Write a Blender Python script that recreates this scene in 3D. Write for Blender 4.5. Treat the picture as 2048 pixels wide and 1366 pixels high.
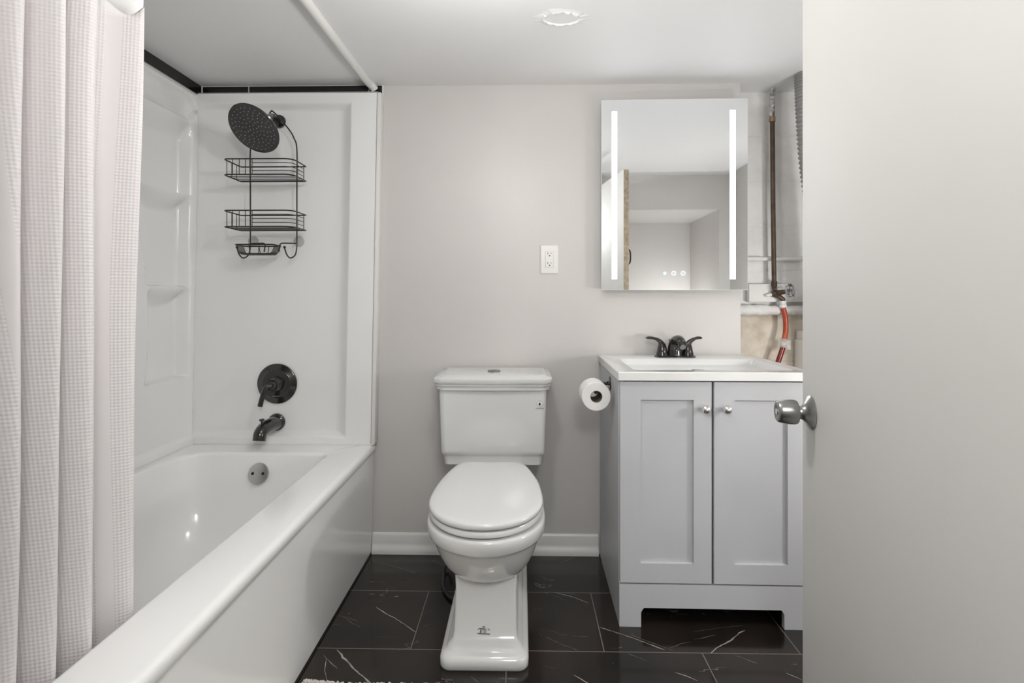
import bpy, bmesh, math, random
from mathutils import Vector, Matrix
random.seed(7)
PI = math.pi
for o in list(bpy.data.objects): bpy.data.objects.remove(o)
S = bpy.context.scene
C = S.collection

# ------------------------------------------------------------------ camera, exposure, world, lights
cam_d = bpy.data.cameras.new('camera'); cam = bpy.data.objects.new('camera', cam_d); C.objects.link(cam)
cam_d.sensor_width = 36; cam_d.sensor_fit = 'HORIZONTAL'
cam_d.lens = 1050/2048*36
cam_d.shift_y = -93/2048
cam.location = (0, 0, 1.077)
cam.rotation_euler = (PI/2, 0, math.radians(1.1))
cam_d.clip_start = 0.02
S.camera = cam
S.view_settings.view_transform = 'Standard'; S.view_settings.look = 'None'
S.view_settings.exposure = 0.52; S.view_settings.gamma = 1; S.view_settings.use_curve_mapping = False
w = bpy.data.worlds.new('world'); S.world = w; w.use_nodes = True
w.node_tree.nodes['Background'].inputs[0].default_value = (1, 1, 1, 1)
w.node_tree.nodes['Background'].inputs[1].default_value = 0.3

def area(name, loc, target, size, power, color=(1, 1, 1), shape='DISK'):
    d = bpy.data.lights.new(name, 'AREA'); d.shape = shape; d.size = size; d.energy = power; d.color = color
    o = bpy.data.objects.new(name, d); C.objects.link(o); o.location = loc
    o.rotation_euler = (Vector(target)-Vector(loc)).to_track_quat('-Z', 'Y').to_euler()
    return o
def point(name, loc, r, power, color=(1, 1, 1)):
    d = bpy.data.lights.new(name, 'POINT'); d.shadow_soft_size = r; d.energy = power; d.color = color
    o = bpy.data.objects.new(name, d); C.objects.link(o); o.location = loc; return o
point('ceiling_lamp_light', (-0.10, 1.12, 1.70), 0.045, 7.0, (1.0, 0.99, 0.97))
point('hall_fill_light', (0.14, -0.36, 1.70), 0.15, 22, (1.0, 0.995, 0.98))  # added front fill from behind the camera, no fixture built for it
point('added_side_light', (1.375, 1.25, 0.95), 0.06, 9, (1.0, 0.99, 0.975))  # side light inferred from shadows, set below the mirror's view; fixture added
point('alcove_fill_light', (1.28, 0.05, 0.78), 0.06, 8, (1.0, 0.99, 0.98))  # added fill to brighten alcove and vanity, kept below the mirror's view

# ------------------------------------------------------------------ materials
MATS = {}
def mat(name, col, rough=0.5, metal=0.0, emit=None, estr=0, bump=0, bscale=50, coat=0, trans=0, alpha=1, var=0, vscale=6, spec=None, bdist=0.002, dark=None):
    m = bpy.data.materials.new(name); m.use_nodes = True; nt = m.node_tree; b = nt.nodes['Principled BSDF']
    b.inputs['Base Color'].default_value = (*col, 1); b.inputs['Roughness'].default_value = rough
    b.inputs['Metallic'].default_value = metal
    if coat: b.inputs['Coat Weight'].default_value = coat; b.inputs['Coat Roughness'].default_value = 0.05
    if trans: b.inputs['Transmission Weight'].default_value = trans
    if alpha < 1: b.inputs['Alpha'].default_value = alpha
    if spec is not None: b.inputs['Specular IOR Level'].default_value = spec
    if emit: b.inputs['Emission Color'].default_value = (*emit, 1); b.inputs['Emission Strength'].default_value = estr
    tc = nt.nodes.new('ShaderNodeTexCoord')
    if bump:
        n = nt.nodes.new('ShaderNodeTexNoise'); n.inputs['Scale'].default_value = bscale; n.inputs['Detail'].default_value = 5
        nt.links.new(tc.outputs['Object'], n.inputs['Vector'])
        bp = nt.nodes.new('ShaderNodeBump'); bp.inputs['Strength'].default_value = bump; bp.inputs['Distance'].default_value = bdist
        nt.links.new(n.outputs['Fac'], bp.inputs['Height']); nt.links.new(bp.outputs['Normal'], b.inputs['Normal'])
    if var:
        n = nt.nodes.new('ShaderNodeTexNoise'); n.inputs['Scale'].default_value = vscale; n.inputs['Detail'].default_value = 3
        nt.links.new(tc.outputs['Object'], n.inputs['Vector'])
        r = nt.nodes.new('ShaderNodeValToRGB')
        d = dark or tuple(c*(1-var) for c in col)
        r.color_ramp.elements[0].position = .35; r.color_ramp.elements[0].color = (*d, 1)
        r.color_ramp.elements[1].position = .65; r.color_ramp.elements[1].color = (*col, 1)
        nt.links.new(n.outputs['Fac'], r.inputs['Fac']); nt.links.new(r.outputs['Color'], b.inputs['Base Color'])
    MATS[name] = m
    return m
WALL = mat('wall_paint', (.62, .60, .58), .42, bump=.12, bscale=45, bdist=.001, var=.03, vscale=3)
CEIL = mat('ceiling_paint', (.85, .85, .85), .6, bump=.25, bscale=170, bdist=.001)
BLOCK = mat('block_paint', (.70, .69, .67), .6, bump=.6, bscale=30, bdist=.004, var=.10, vscale=14)
ACR = mat('white_acrylic', (.87, .87, .86), .16, bump=.02, bscale=4, bdist=.004)
TUBM = mat('tub_enamel', (.90, .90, .89), .12)
CHINA = mat('vitreous_china', (.74, .74, .73), .07, coat=.4)
SEATM = mat('seat_plastic', (.74, .74, .73), .14)
TRIMW = mat('white_trim', (.74, .73, .71), .3)
CAULK = mat('white_caulk', (.76, .75, .73), .5)
VAN = mat('vanity_grey', (.515, .525, .545), .42, bump=.05, bscale=60, bdist=.001, var=.04, vscale=5)
DARKGAP = mat('cabinet_shade', (.05, .05, .05), .6)  # near-black colour paints in the shade behind toe opening and door gaps
TOP = mat('counter_white', (.80, .80, .79), .12)
BRONZE = mat('black_bronze', (.016, .014, .013), .17, metal=.0, coat=.5)
BLACKW = mat('black_wire', (.02, .018, .016), .35)
HEADF = mat('shower_face', (.022, .020, .019), .45, var=.3, vscale=60)
NOZ = mat('nozzle_grey', (.35, .34, .33), .6)
CHROME = mat('brushed_nickel', (.85, .84, .82), .22, metal=1)
CHROME2 = mat('dull_chrome', (.33, .33, .32), .30, metal=1)
BTILE = mat('black_tile', (.012, .011, .011), .12, var=.3, vscale=25)
PAPER = mat('toilet_paper', (.86, .85, .83), .9, bump=.2, bscale=120, bdist=.001)
DARK = mat('dark_hole', (.008, .008, .008), .7)
DOORP = mat('door_paint', (.73, .72, .695), .55, bump=.08, bscale=120, bdist=.0008, var=.02, vscale=2)
PLY = mat('plywood_edge', (.62, .50, .36), .7, var=.35, vscale=40)
PLATE = mat('outlet_plate', (.76, .75, .72), .25)
MIR = mat('mirror_glass', (.90, .92, .93), .0, metal=1)
MIRB = mat('mirror_case', (.75, .77, .78), .3)
LED = mat('led_strip', (1, 1, 1), .4, emit=(.93, .965, 1.0), estr=8.5)
LEDB = mat('led_touch', (.8, .85, .9), .4, emit=(.85, .93, 1.0), estr=.45)
LEDC = mat('led_touch_blue', (.5, .7, .9), .4, emit=(.45, .68, 1.0), estr=.5)
LAMPG = mat('lamp_glass', (1, 1, 1), .4, emit=(1, .97, .93), estr=4)
COPPER = mat('brown_copper', (.13, .088, .06), .4, metal=.35, var=.5, vscale=18)
BRASS = mat('old_brass', (.36, .26, .15), .4, metal=.7)
PIPEW = mat('painted_pipe', (.88, .87, .85), .45, bump=.4, bscale=40, bdist=.003)
PIPESPOT = mat('flaking_paint', (.72, .72, .70), .6, bump=.8, bscale=90, bdist=.004, var=.8, vscale=55, dark=(.10, .09, .08))
WRAP = mat('pipe_wrap', (.82, .81, .79), .7, bump=.7, bscale=25, bdist=.005)
REDH = mat('red_hose', (.42, .05, .025), .25, var=.3, vscale=15, dark=(.50, .10, .045))
REDD = mat('dark_red_hose', (.20, .010, .010), .25)
CLEAR = mat('clear_plastic', (.8, .78, .75), .2, alpha=.45)
WHEEL = mat('valve_wheel', (.45, .45, .45), .5, var=.9, vscale=120, dark=(.03, .03, .03))
DUCT = mat('grey_duct', (.36, .35, .34), .35, metal=.3, bump=.5, bscale=60, bdist=.003)
HOSEB = mat('black_hose', (.015, .015, .015), .4)
MATW = mat('mat_pile', (.72, .68, .62), .95, bump=.8, bscale=300, bdist=.004)
GREYM = mat('grey_print', (.12, .12, .11), .5)
GREYL = mat('light_grey_print', (.33, .33, .32), .5)
WHITEP = mat('white_print', (.85, .85, .85), .3)
SUCT = mat('suction_rubber', (.50, .49, .48), .2, alpha=.28)
LINER = mat('curtain_header', (.80, .79, .785), .6, bump=.1, bscale=20)
VEINM = mat('marble_vein', (.42, .39, .355), .3, var=.5, vscale=30)
VEINF = mat('faint_marble_vein', (.16, .145, .13), .3, var=.5, vscale=30)

def floor_mat():
    m = bpy.data.materials.new('black_marble_tile'); m.use_nodes = True; nt = m.node_tree; b = nt.nodes['Principled BSDF']
    N = nt.nodes.new; L = nt.links.new
    tc = N('ShaderNodeTexCoord'); sp = N('ShaderNodeSeparateXYZ'); L(tc.outputs['Object'], sp.inputs[0])
    def M(op, a, bb=None, c=None):
        n = N('ShaderNodeMath'); n.operation = op
        for i, v in enumerate((a, bb, c)):
            if v is None: continue
            if isinstance(v, (int, float)): n.inputs[i].default_value = v
            else: L(v, n.inputs[i])
        return n.outputs[0]
    R = .313; W = .587
    v = M('DIVIDE', M('SUBTRACT', sp.outputs[1], 1.590-R*20), R)
    row = M('FLOOR', v); fv = M('SUBTRACT', v, row)
    par = M('MODULO', row, 2)
    # row 20 (Y 1.59..1.90): joints at X=-.338+k*W ; odd rows shifted half
    u = M('DIVIDE', M('ADD', M('SUBTRACT', sp.outputs[0], -.339-W*20), M('MULTIPLY', par, W*.5)), W)
    fu = M('SUBTRACT', u, M('FLOOR', u))
    def edge(f, size, half):
        d = M('MULTIPLY', M('MINIMUM', f, M('SUBTRACT', 1, f)), size)
        return M('LESS_THAN', d, half)
    g = M('MAXIMUM', edge(fv, R, .0016), edge(fu, W, .0016))
    # base colour: near black with soft brown clouds
    n1 = N('ShaderNodeTexNoise'); n1.inputs['Scale'].default_value = 5; n1.inputs['Detail'].default_value = 6; L(tc.outputs['Object'], n1.inputs['Vector'])
    r1 = N('ShaderNodeValToRGB'); r1.color_ramp.elements[0].position = .35; r1.color_ramp.elements[0].color = (.011, .0092, .0078, 1)
    r1.color_ramp.elements[1].position = .7; r1.color_ramp.elements[1].color = (.027, .0195, .016, 1); L(n1.outputs['Fac'], r1.inputs['Fac'])
    # faint fine veins, direction set along -35 degrees
    mp = N('ShaderNodeMapping'); mp.inputs['Rotation'].default_value = (0, 0, math.radians(28)); mp.inputs['Scale'].default_value = (2.2, 9, 1)
    L(tc.outputs['Object'], mp.inputs['Vector'])
    n2 = N('ShaderNodeTexNoise'); n2.inputs['Scale'].default_value = 1.6; n2.inputs['Detail'].default_value = 4; L(mp.outputs[0], n2.inputs['Vector'])
    vv = M('LESS_THAN', M('ABSOLUTE', M('SUBTRACT', n2.outputs['Fac'], .5)), .0030)
    n3 = N('ShaderNodeTexNoise'); n3.inputs['Scale'].default_value = 7; L(tc.outputs['Object'], n3.inputs['Vector'])
    vm = M('MULTIPLY', vv, M('GREATER_THAN', n3.outputs['Fac'], .60))
    # specks
    vo = N('ShaderNodeTexVoronoi'); vo.inputs['Scale'].default_value = 28; L(tc.outputs['Object'], vo.inputs['Vector'])
    n4 = N('ShaderNodeTexNoise'); n4.inputs['Scale'].default_value = 9; L(tc.outputs['Object'], n4.inputs['Vector'])
    sk = M('MULTIPLY', M('LESS_THAN', vo.outputs['Distance'], .055), M('GREATER_THAN', n4.outputs['Fac'], .56))
    mx = N('ShaderNodeMix'); mx.data_type = 'RGBA'; L(M('MAXIMUM', vm, sk), mx.inputs['Factor']); L(r1.outputs['Color'], mx.inputs['A']); mx.inputs['B'].default_value = (.16, .145, .13, 1)
    mg = N('ShaderNodeMix'); mg.data_type = 'RGBA'; L(g, mg.inputs['Factor']); L(mx.outputs['Result'], mg.inputs['A']); mg.inputs['B'].default_value = (.165, .140, .115, 1)
    L(mg.outputs['Result'], b.inputs['Base Color'])
    rr = M('ADD', M('MULTIPLY', g, .5), .13); L(rr, b.inputs['Roughness'])
    bp = N('ShaderNodeBump'); bp.inputs['Strength'].default_value = .6; bp.inputs['Distance'].default_value = .001; bp.invert = True
    L(g, bp.inputs['Height']); L(bp.outputs['Normal'], b.inputs['Normal'])
    return m
FLOORM = floor_mat()

def block_mat():
    # painted concrete block: 0.2 m courses, lower plaster bare and tan
    m = bpy.data.materials.new('painted_block_wall'); m.use_nodes = True; nt = m.node_tree; b = nt.nodes['Principled BSDF']
    N = nt.nodes.new; L = nt.links.new
    tc = N('ShaderNodeTexCoord'); sp = N('ShaderNodeSeparateXYZ'); L(tc.outputs['Object'], sp.inputs[0])
    def M(op, a, bb=None):
        n = N('ShaderNodeMath'); n.operation = op
        for i, v in enumerate((a, bb)):
            if v is None: continue
            if isinstance(v, (int, float)): n.inputs[i].default_value = v
            else: L(v, n.inputs[i])
        return n.outputs[0]
    nz = N('ShaderNodeTexNoise'); nz.inputs['Scale'].default_value = 12; nz.inputs['Detail'].default_value = 5; L(tc.outputs['Object'], nz.inputs['Vector'])
    zz = M('ADD', sp.outputs[2], M('MULTIPLY', M('SUBTRACT', nz.outputs['Fac'], .5), .012))
    v = M('DIVIDE', M('SUBTRACT', zz, .985), .195); f = M('SUBTRACT', v, M('FLOOR', v))
    d = M('MULTIPLY', M('MINIMUM', f, M('SUBTRACT', 1, f)), .195)
    j = M('MAXIMUM', M('SUBTRACT', 1, M('DIVIDE', d, .006)), 0)
    n2 = N('ShaderNodeTexNoise'); n2.inputs['Scale'].default_value = 35; n2.inputs['Detail'].default_value = 6; L(tc.outputs['Object'], n2.inputs['Vector'])
    hgt = M('SUBTRACT', M('MULTIPLY', n2.outputs['Fac'], .7), M('MULTIPLY', j, .5))
    bp = N('ShaderNodeBump'); bp.inputs['Strength'].default_value = .55; bp.inputs['Distance'].default_value = .006
    L(hgt, bp.inputs['Height']); L(bp.outputs['Normal'], b.inputs['Normal'])
    r = N('ShaderNodeValToRGB'); e = r.color_ramp.elements
    e[0].position = .30; e[0].color = (.82, .81, .79, 1); e[1].position = .6; e[1].color = (.90, .895, .88, 1); L(nz.outputs['Fac'], r.inputs['Fac'])
    r2 = N('ShaderNodeValToRGB'); e = r2.color_ramp.elements
    e[0].position = .35; e[0].color = (.58, .49, .38, 1); e[1].position = .62; e[1].color = (.80, .73, .62, 1); L(nz.outputs['Fac'], r2.inputs['Fac'])
    low = M('LESS_THAN', zz, 1.01)
    mx = N('ShaderNodeMix'); mx.data_type = 'RGBA'; L(low, mx.inputs['Factor']); L(r.outputs['Color'], mx.inputs['A']); L(r2.outputs['Color'], mx.inputs['B'])
    L(mx.outputs['Result'], b.inputs['Base Color']); b.inputs['Roughness'].default_value = .65
    return m
BLOCKM = block_mat()

def curtain_mat():
    m = bpy.data.materials.new('waffle_fabric'); m.use_nodes = True; nt = m.node_tree; b = nt.nodes['Principled BSDF']
    N = nt.nodes.new; L = nt.links.new
    uv = N('ShaderNodeUVMap'); sp = N('ShaderNodeSeparateXYZ'); L(uv.outputs[0], sp.inputs[0])
    def M(op, a, bb=None):
        n = N('ShaderNodeMath'); n.operation = op
        for i, v in enumerate((a, bb)):
            if v is None: continue
            if isinstance(v, (int, float)): n.inputs[i].default_value = v
            else: L(v, n.inputs[i])
        return n.outputs[0]
    k = 2*PI/.0062
    s = M('MULTIPLY', M('SINE', M('MULTIPLY', sp.outputs[0], k)), M('SINE', M('MULTIPLY', sp.outputs[1], k)))
    a = M('ADD', M('MULTIPLY', M('SINE', M('MULTIPLY', sp.outputs[0], k)), .5), M('MULTIPLY', M('SINE', M('MULTIPLY', sp.outputs[1], k)), .5))
    # smooth woven stripes every 0.16 m along the cloth and at the hems
    f = M('DIVIDE', sp.outputs[0], .222); f = M('SUBTRACT', f, M('FLOOR', f)); f = M('SUBTRACT', f, .08)
    mask = M('GREATER_THAN', M('ABSOLUTE', M('SUBTRACT', f, .36)), .060)
    h = M('MULTIPLY', a, mask)
    bp = N('ShaderNodeBump'); bp.inputs['Strength'].default_value = .5; bp.inputs['Distance'].default_value = .0008
    L(h, bp.inputs['Height']); L(bp.outputs['Normal'], b.inputs['Normal'])
    b.inputs['Base Color'].default_value = (.93, .905, .905, 1); b.inputs['Roughness'].default_value = .8
    b.inputs['Sheen Weight'].default_value = .15
    b.inputs['Subsurface Weight'].default_value = .0
    tr = N('ShaderNodeBsdfTranslucent'); tr.inputs['Color'].default_value = (.82, .78, .775, 1); L(bp.outputs['Normal'], tr.inputs['Normal'])
    ms = N('ShaderNodeMixShader'); ms.inputs[0].default_value = .35
    out = nt.nodes['Material Output']; L(b.outputs[0], ms.inputs[1]); L(tr.outputs[0], ms.inputs[2]); L(ms.outputs[0], out.inputs['Surface'])
    return m
CURT = curtain_mat()

# ------------------------------------------------------------------ mesh helpers
def wloc(p):
    v = Vector((0, 0, 0))
    while p is not None: v += p.location; p = p.parent
    return v
class MB:
    def __init__(s): s.v = []; s.f = []; s.m = []; s.mats = []
    def mi(s, m):
        if m not in s.mats: s.mats.append(m)
        return s.mats.index(m)
    def add(s, vs, fs, m):
        o = len(s.v); i = s.mi(m); s.v += [tuple(v) for v in vs]
        for f in fs: s.f.append(tuple(a+o for a in f)); s.m.append(i)
        return s
    def build(s, name, parent=None, smooth=True, angle=40, bevel=0, seg=2, fn=None, fix=True):
        off = wloc(parent)
        vs = [fn(v) for v in s.v] if fn else s.v
        me = bpy.data.meshes.new(name); me.from_pydata([tuple(Vector(v)-off) for v in vs], [], s.f)
        for m in s.mats: me.materials.append(m)
        me.polygons.foreach_set('material_index', s.m)
        if fix:
            bm = bmesh.new(); bm.from_mesh(me); bmesh.ops.recalc_face_normals(bm, faces=bm.faces)
            if bevel:
                es = [e for e in bm.edges if len(e.link_faces) == 2 and e.calc_face_angle(0) > math.radians(30)]
                bmesh.ops.bevel(bm, geom=es, offset=bevel, segments=seg, affect='EDGES', profile=.5, clamp_overlap=True)
            bm.to_mesh(me); bm.free()
        if smooth:
            me.polygons.foreach_set('use_smooth', [True]*len(me.polygons)); me.set_sharp_from_angle(angle=math.radians(angle))
        ob = bpy.data.objects.new(name, me); C.objects.link(ob)
        if parent: ob.parent = parent
        return ob
def boxv(x0, x1, y0, y1, z0, z1):
    v = [(x, y, z) for z in (z0, z1) for y in (y0, y1) for x in (x0, x1)]
    return v, [(0, 2, 3, 1), (4, 5, 7, 6), (0, 1, 5, 4), (2, 6, 7, 3), (0, 4, 6, 2), (1, 3, 7, 5)]
def box(name, b, m, parent=None, bevel=0, seg=2): 
    mb = MB(); mb.add(*boxv(*b), m); return mb.build(name, parent, bevel=bevel, seg=seg)
def loft(rings, cap0=True, cap1=True, loop=False):
    n = len(rings[0]); vs = [p for r in rings for p in r]; fs = []
    R = len(rings)
    for i in range(R if loop else R-1):
        for j in range(n):
            a = i*n+j; b = i*n+(j+1) % n; c = ((i+1) % R)*n+(j+1) % n; d = ((i+1) % R)*n+j
            fs.append((a, b, c, d))
    if not loop:
        if cap0: fs.append(tuple(range(n)))
        if cap1: fs.append(tuple((R-1)*n+j for j in range(n)))
    return vs, fs
def egg(cx, cy, hw, af, ab, z, nf=2.0, nb=2.0, N=72, clip=None):
    r = []
    for k in range(N):
        t = 2*PI*k/N; c = math.cos(t); s_ = math.sin(t)
        e = 2/(nf if s_ < 0 else nb)
        x = hw*math.copysign(abs(c)**e, c); y = (af if s_ < 0 else ab)*math.copysign(abs(s_)**e, s_)
        yy = cy+y
        if clip: yy = min(yy, clip)
        r.append((cx+x, yy, z(yy) if callable(z) else z))
    return r
def rrect(x0, x1, y0, y1, r, z, n=6):
    rs = r if isinstance(r, (tuple, list)) else (r,)*4
    out = []
    for (cx, cy, a0, rr) in ((x1, y1, 0, rs[0]), (x0, y1, 90, rs[1]), (x0, y0, 180, rs[2]), (x1, y0, 270, rs[3])):
        sx = -1 if cx == x1 else 1; sy = -1 if cy == y1 else 1
        for k in range(n+1):
            a = math.radians(a0+90*k/n); out.append((cx+sx*rr+rr*math.cos(a), cy+sy*rr+rr*math.sin(a), z))
    return out
def tube(path, r, n=10, closed=False, caps=True):
    P = [Vector(p) for p in path]; rs = r if isinstance(r, (list, tuple)) else [r]*len(P)
    rings = []; up = None
    for i, p in enumerate(P):
        if closed: t = (P[(i+1) % len(P)]-P[i-1]).normalized()
        else: t = (P[min(i+1, len(P)-1)]-P[max(i-1, 0)]).normalized()
        if up is None:
            up = Vector((0, 0, 1)) if abs(t.z) < .9 else Vector((1, 0, 0))
        a = up-t*up.dot(t); a.normalize(); up = a; b = t.cross(a)
        rings.append([tuple(p+(a*math.cos(2*PI*k/n)+b*math.sin(2*PI*k/n))*rs[i]) for k in range(n)])
    return loft(rings, caps, caps, loop=closed)
def arc_path(pts, rad=.01, n=5):
    """round the corners of a polyline"""
    P = [Vector(p) for p in pts]; out = [P[0]]
    for i in range(1, len(P)-1):
        a = (P[i-1]-P[i]); b = (P[i+1]-P[i]); d = min(rad, a.length*.49, b.length*.49)
        s = P[i]+a.normalized()*d; e = P[i]+b.normalized()*d
        for k in range(n+1):
            t = k/n; out.append(s*(1-t)**2+P[i]*2*t*(1-t)+e*t*t)
    out.append(P[-1]); return out
def bez(pts, n=24):
    """catmull-rom through points"""
    P = [Vector(p) for p in pts]; P = [P[0]*2-P[1]]+P+[P[-1]*2-P[-2]]; out = []
    seg = len(P)-3
    for i in range(seg):
        p0, p1, p2, p3 = P[i:i+4]; m = max(2, n//seg)
        for k in range(m):
            t = k/m; out.append(.5*((2*p1)+(p2-p0)*t+(2*p0-5*p1+4*p2-p3)*t*t+(3*p1-p0-3*p2+p3)*t**3))
    out.append(P[-2]); return out
def lathe(profile, org, axis, n=40, sx=1):
    """profile: (radius, distance along axis)"""
    ax = Vector(axis).normalized(); up = Vector((0, 0, 1)) if abs(ax.z) < .9 else Vector((1, 0, 0))
    a = (up-ax*up.dot(ax)).normalized(); b = ax.cross(a); o = Vector(org)
    rings = [[tuple(o+ax*h+(a*math.cos(2*PI*k/n)+b*math.sin(2*PI*k/n)*sx)*max(r, 1e-5)) for k in range(n)] for r, h in profile]
    return loft(rings)
def ball(c, r, n=12, m=8, sc=(1, 1, 1)):
    rings = []
    for i in range(1, m):
        t = PI*i/m; rings.append([(c[0]+sc[0]*r*math.sin(t)*math.cos(2*PI*k/n), c[1]+sc[1]*r*math.sin(t)*math.sin(2*PI*k/n), c[2]+sc[2]*r*math.cos(t)) for k in range(n)])
    return loft(rings)
def thing(name, loc, label=None, cat=None, group=None, kind=None):
    o = bpy.data.objects.new(name, None); C.objects.link(o); o.location = loc; o.empty_display_size = .05
    return tag(o, label, cat, group, kind)
def tag(o, label=None, cat=None, group=None, kind=None):
    if label: o['label'] = label
    if cat: o['category'] = cat
    if group: o['group'] = group
    if kind: o['kind'] = kind
    return o
def struct(o, label=None, cat=None): return tag(o, label, cat, None, 'structure')
def sstep(a, b, x):
    t = max(0, min(1, (x-a)/(b-a))); return t*t*(3-2*t)
def lerp(a, b, t): return a+(b-a)*t
def pl(x, xs, ys):
    if (x-xs[0])*(1 if xs[-1] > xs[0] else -1) <= 0: return ys[0]
    for i in range(len(xs)-1):
        if (x-xs[i])*(x-xs[i+1]) <= 0: return lerp(ys[i], ys[i+1], (x-xs[i])/(xs[i+1]-xs[i]))
    return ys[-1]

D = 2.19; CZ = 1.953; H = 1.077
# floor-plane points read off the photograph (used only for the marble veins)
def fp(px, py, z=0):
    th = math.radians(1.1); x = (px-1024)/1050; t = (z-H)/(-(py-590)/1050)
    return ((x*math.cos(th)-math.sin(th))*t, (x*math.sin(th)+math.cos(th))*t, z)

# ------------------------------------------------------------------ room shell
mb = MB(); mb.add(*boxv(-1.60, 1.60, -1.7, 2.50, -.08, 0), FLOORM)
def vein(pts, w, m=VEINM):
    P = [Vector(fp(*p)) for p in pts]; Q = []
    for i in range(len(P)-1):
        k = max(2, int((P[i+1]-P[i]).length/.012))
        for j in range(k):
            q = P[i].lerp(P[i+1], j/k)
            if j: q += Vector((random.uniform(-1, 1), random.uniform(-1, 1), 0))*.0012
            Q.append(q)
    Q.append(P[-1]); vs = []; fs = []
    for i, q in enumerate(Q):
        t = (Q[min(i+1, len(Q)-1)]-Q[max(i-1, 0)]).normalized(); nrm = Vector((-t.y, t.x, 0))
        ww = w*.5*random.uniform(.5, 1.25)*(.35 if i in (0, len(Q)-1) else 1)
        vs += [(q.x+nrm.x*ww, q.y+nrm.y*ww, .0003), (q.x-nrm.x*ww, q.y-nrm.y*ww, .0003)]
        if i: fs.append((2*i-2, 2*i-1, 2*i+1, 2*i))
    mb.add(vs, fs, m)
vein([(752, 1214), (775, 1229), (790, 1236), (831, 1264)], .0035)
vein([(674, 1300), (683, 1309), (685, 1315), (696, 1324), (704, 1334), (740, 1366), (760, 1385)], .0052)
vein([(647, 1309), (653, 1318), (675, 1338)], .002); vein([(653, 1318), (649, 1340), (655, 1366)], .002)
for p, q in (([(745, 1121), (790, 1134), (832, 1146)], .0018), ([(862, 1120), (885, 1130), (905, 1139)], .002), ([(675, 1230), (695, 1236), (716, 1243)], .0016),
             ([(690, 1236), (710, 1250), (722, 1256)], .0014), ([(848, 1230), (858, 1222), (866, 1221)], .0014), ([(845, 1254), (862, 1249)], .0014),
             ([(1110, 1185), (1145, 1194), (1178, 1206)], .003), ([(1130, 1186), (1160, 1192)], .0018), ([(1085, 1184), (1120, 1196), (1134, 1203)], .0014),
             ([(1200, 1255), (1235, 1266), (1265, 1276), (1330, 1300)], .0035), ([(1262, 1270), (1300, 1284), (1348, 1302)], .0022), ([(1225, 1262), (1275, 1280), (1317, 1290)], .0018),
             ([(1385, 1264), (1430, 1257), (1488, 1251)], .0014), ([(1388, 1279), (1410, 1275), (1432, 1270)], .0016), ([(1255, 1307), (1296, 1323)], .0025),
             ([(1350, 1345), (1375, 1353), (1395, 1362)], .003), ([(1470, 1311), (1515, 1327)], .0024), ([(1572, 1346), (1604, 1360)], .003),
             ([(1147, 1350), (1180, 1368)], .0028), ([(1092, 1274), (1125, 1290), (1157, 1301)], .0022), ([(1120, 1127), (1150, 1114)], .0014),
             ([(1080, 1258), (1118, 1266)], .0012), ([(1340, 1296), (1368, 1286), (1380, 1284)], .0014), ([(1090, 1332), (1112, 1338)], .0012),
             ([(940, 1352), (958, 1366)], .0014), ([(1500, 1300), (1530, 1312)], .0016), ([(1560, 1262), (1590, 1268)], .0014)):
    vein(p, q, VEINM if q > .0026 else VEINF)
vein([(1422, 1306), (1433, 1296), (1462, 1281), (1478, 1266), (1490, 1261)], .004)
struct(mb.build('floor', fix=False, smooth=False), 'black marble look floor tiles with thin white veins and pale grout', 'floor')

# ceiling with the ragged plaster patch worked into the same surface
mb = MB(); mb.add(*boxv(-1.60, 1.60, -1.7, 2.50, CZ, CZ+.08), CEIL)
cx, cy = .125, 1.662; n = 44
r0, r1, r2, r3 = [], [], [], []
for k in range(n):
    a = 2*PI*k/n; j = random.uniform(.90, 1.12)
    ex = .052*(1+.10*math.cos(2*a)); ey = .036
    r0.append((cx+ex*math.cos(a), cy+ey*math.sin(a), CZ-.0006)); r1.append((cx+ex*1.04*math.cos(a), cy+ey*1.06*math.sin(a), CZ-.0085*random.uniform(.3, 1)))
    r2.append((cx+ex*1.22*j*math.cos(a), cy+ey*1.25*j*math.sin(a), CZ-.0035*random.uniform(.4, 1))); r3.append((cx+ex*1.6*j*math.cos(a), cy+ey*1.6*j*math.sin(a), CZ+.001))
mb.add(*loft([r0, r1, r2, r3], True, False), CEIL)
struct(mb.build('ceiling', angle=20), 'low painted ceiling with a rough round plaster patch', 'ceiling')

struct(box('wall_back', (-1.60, .904, D, D+.05, 0, CZ), WALL), 'warm white painted drywall behind the toilet and mirror', 'wall')
struct(box('wall_recess', (.80, 1.60, 2.29, 2.40, 0, CZ), BLOCKM), 'white painted block wall with bare tan plaster low down behind the pipes', 'wall')
struct(box('wall_left', (-1.60, -1.44, -1.7, D, 0, CZ), WALL))
struct(box('wall_right', (1.45, 1.60, -1.7, 2.29, 0, CZ), WALL))
# front wall with the doorway (left of X .47) and an alcove opening on the right
mb = MB()
for b in ((-1.44, -.60, .40, .52, 0, CZ), (-.60, .47, .40, .52, 1.87, CZ), (.47, .66, .27, .40, 0, CZ), (1.37, 1.45, .27, .40, 0, CZ), (.66, 1.37, .27, .40, 1.70, CZ), (.47, .52, .40, .40001, 0, .001)):
    mb.add(*boxv(*b), WALL)
struct(mb.build('wall_front', smooth=False))
mb = MB(); mb.add(*boxv(.60, 1.45, -.40, -.34, 0, CZ), WALL); mb.add(*boxv(.60, .66, -.34, .27, 0, CZ), WALL); mb.add(*boxv(1.37, 1.45, -.34, .27, 0, CZ), WALL); mb.add(*boxv(.66, 1.37, -.34, .27, 1.70, CZ), WALL)
struct(mb.build('wall_alcove', smooth=False))
struct(box('wall_hall', (-1.44, 1.45, -1.7, -1.58, 0, CZ), WALL))

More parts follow.
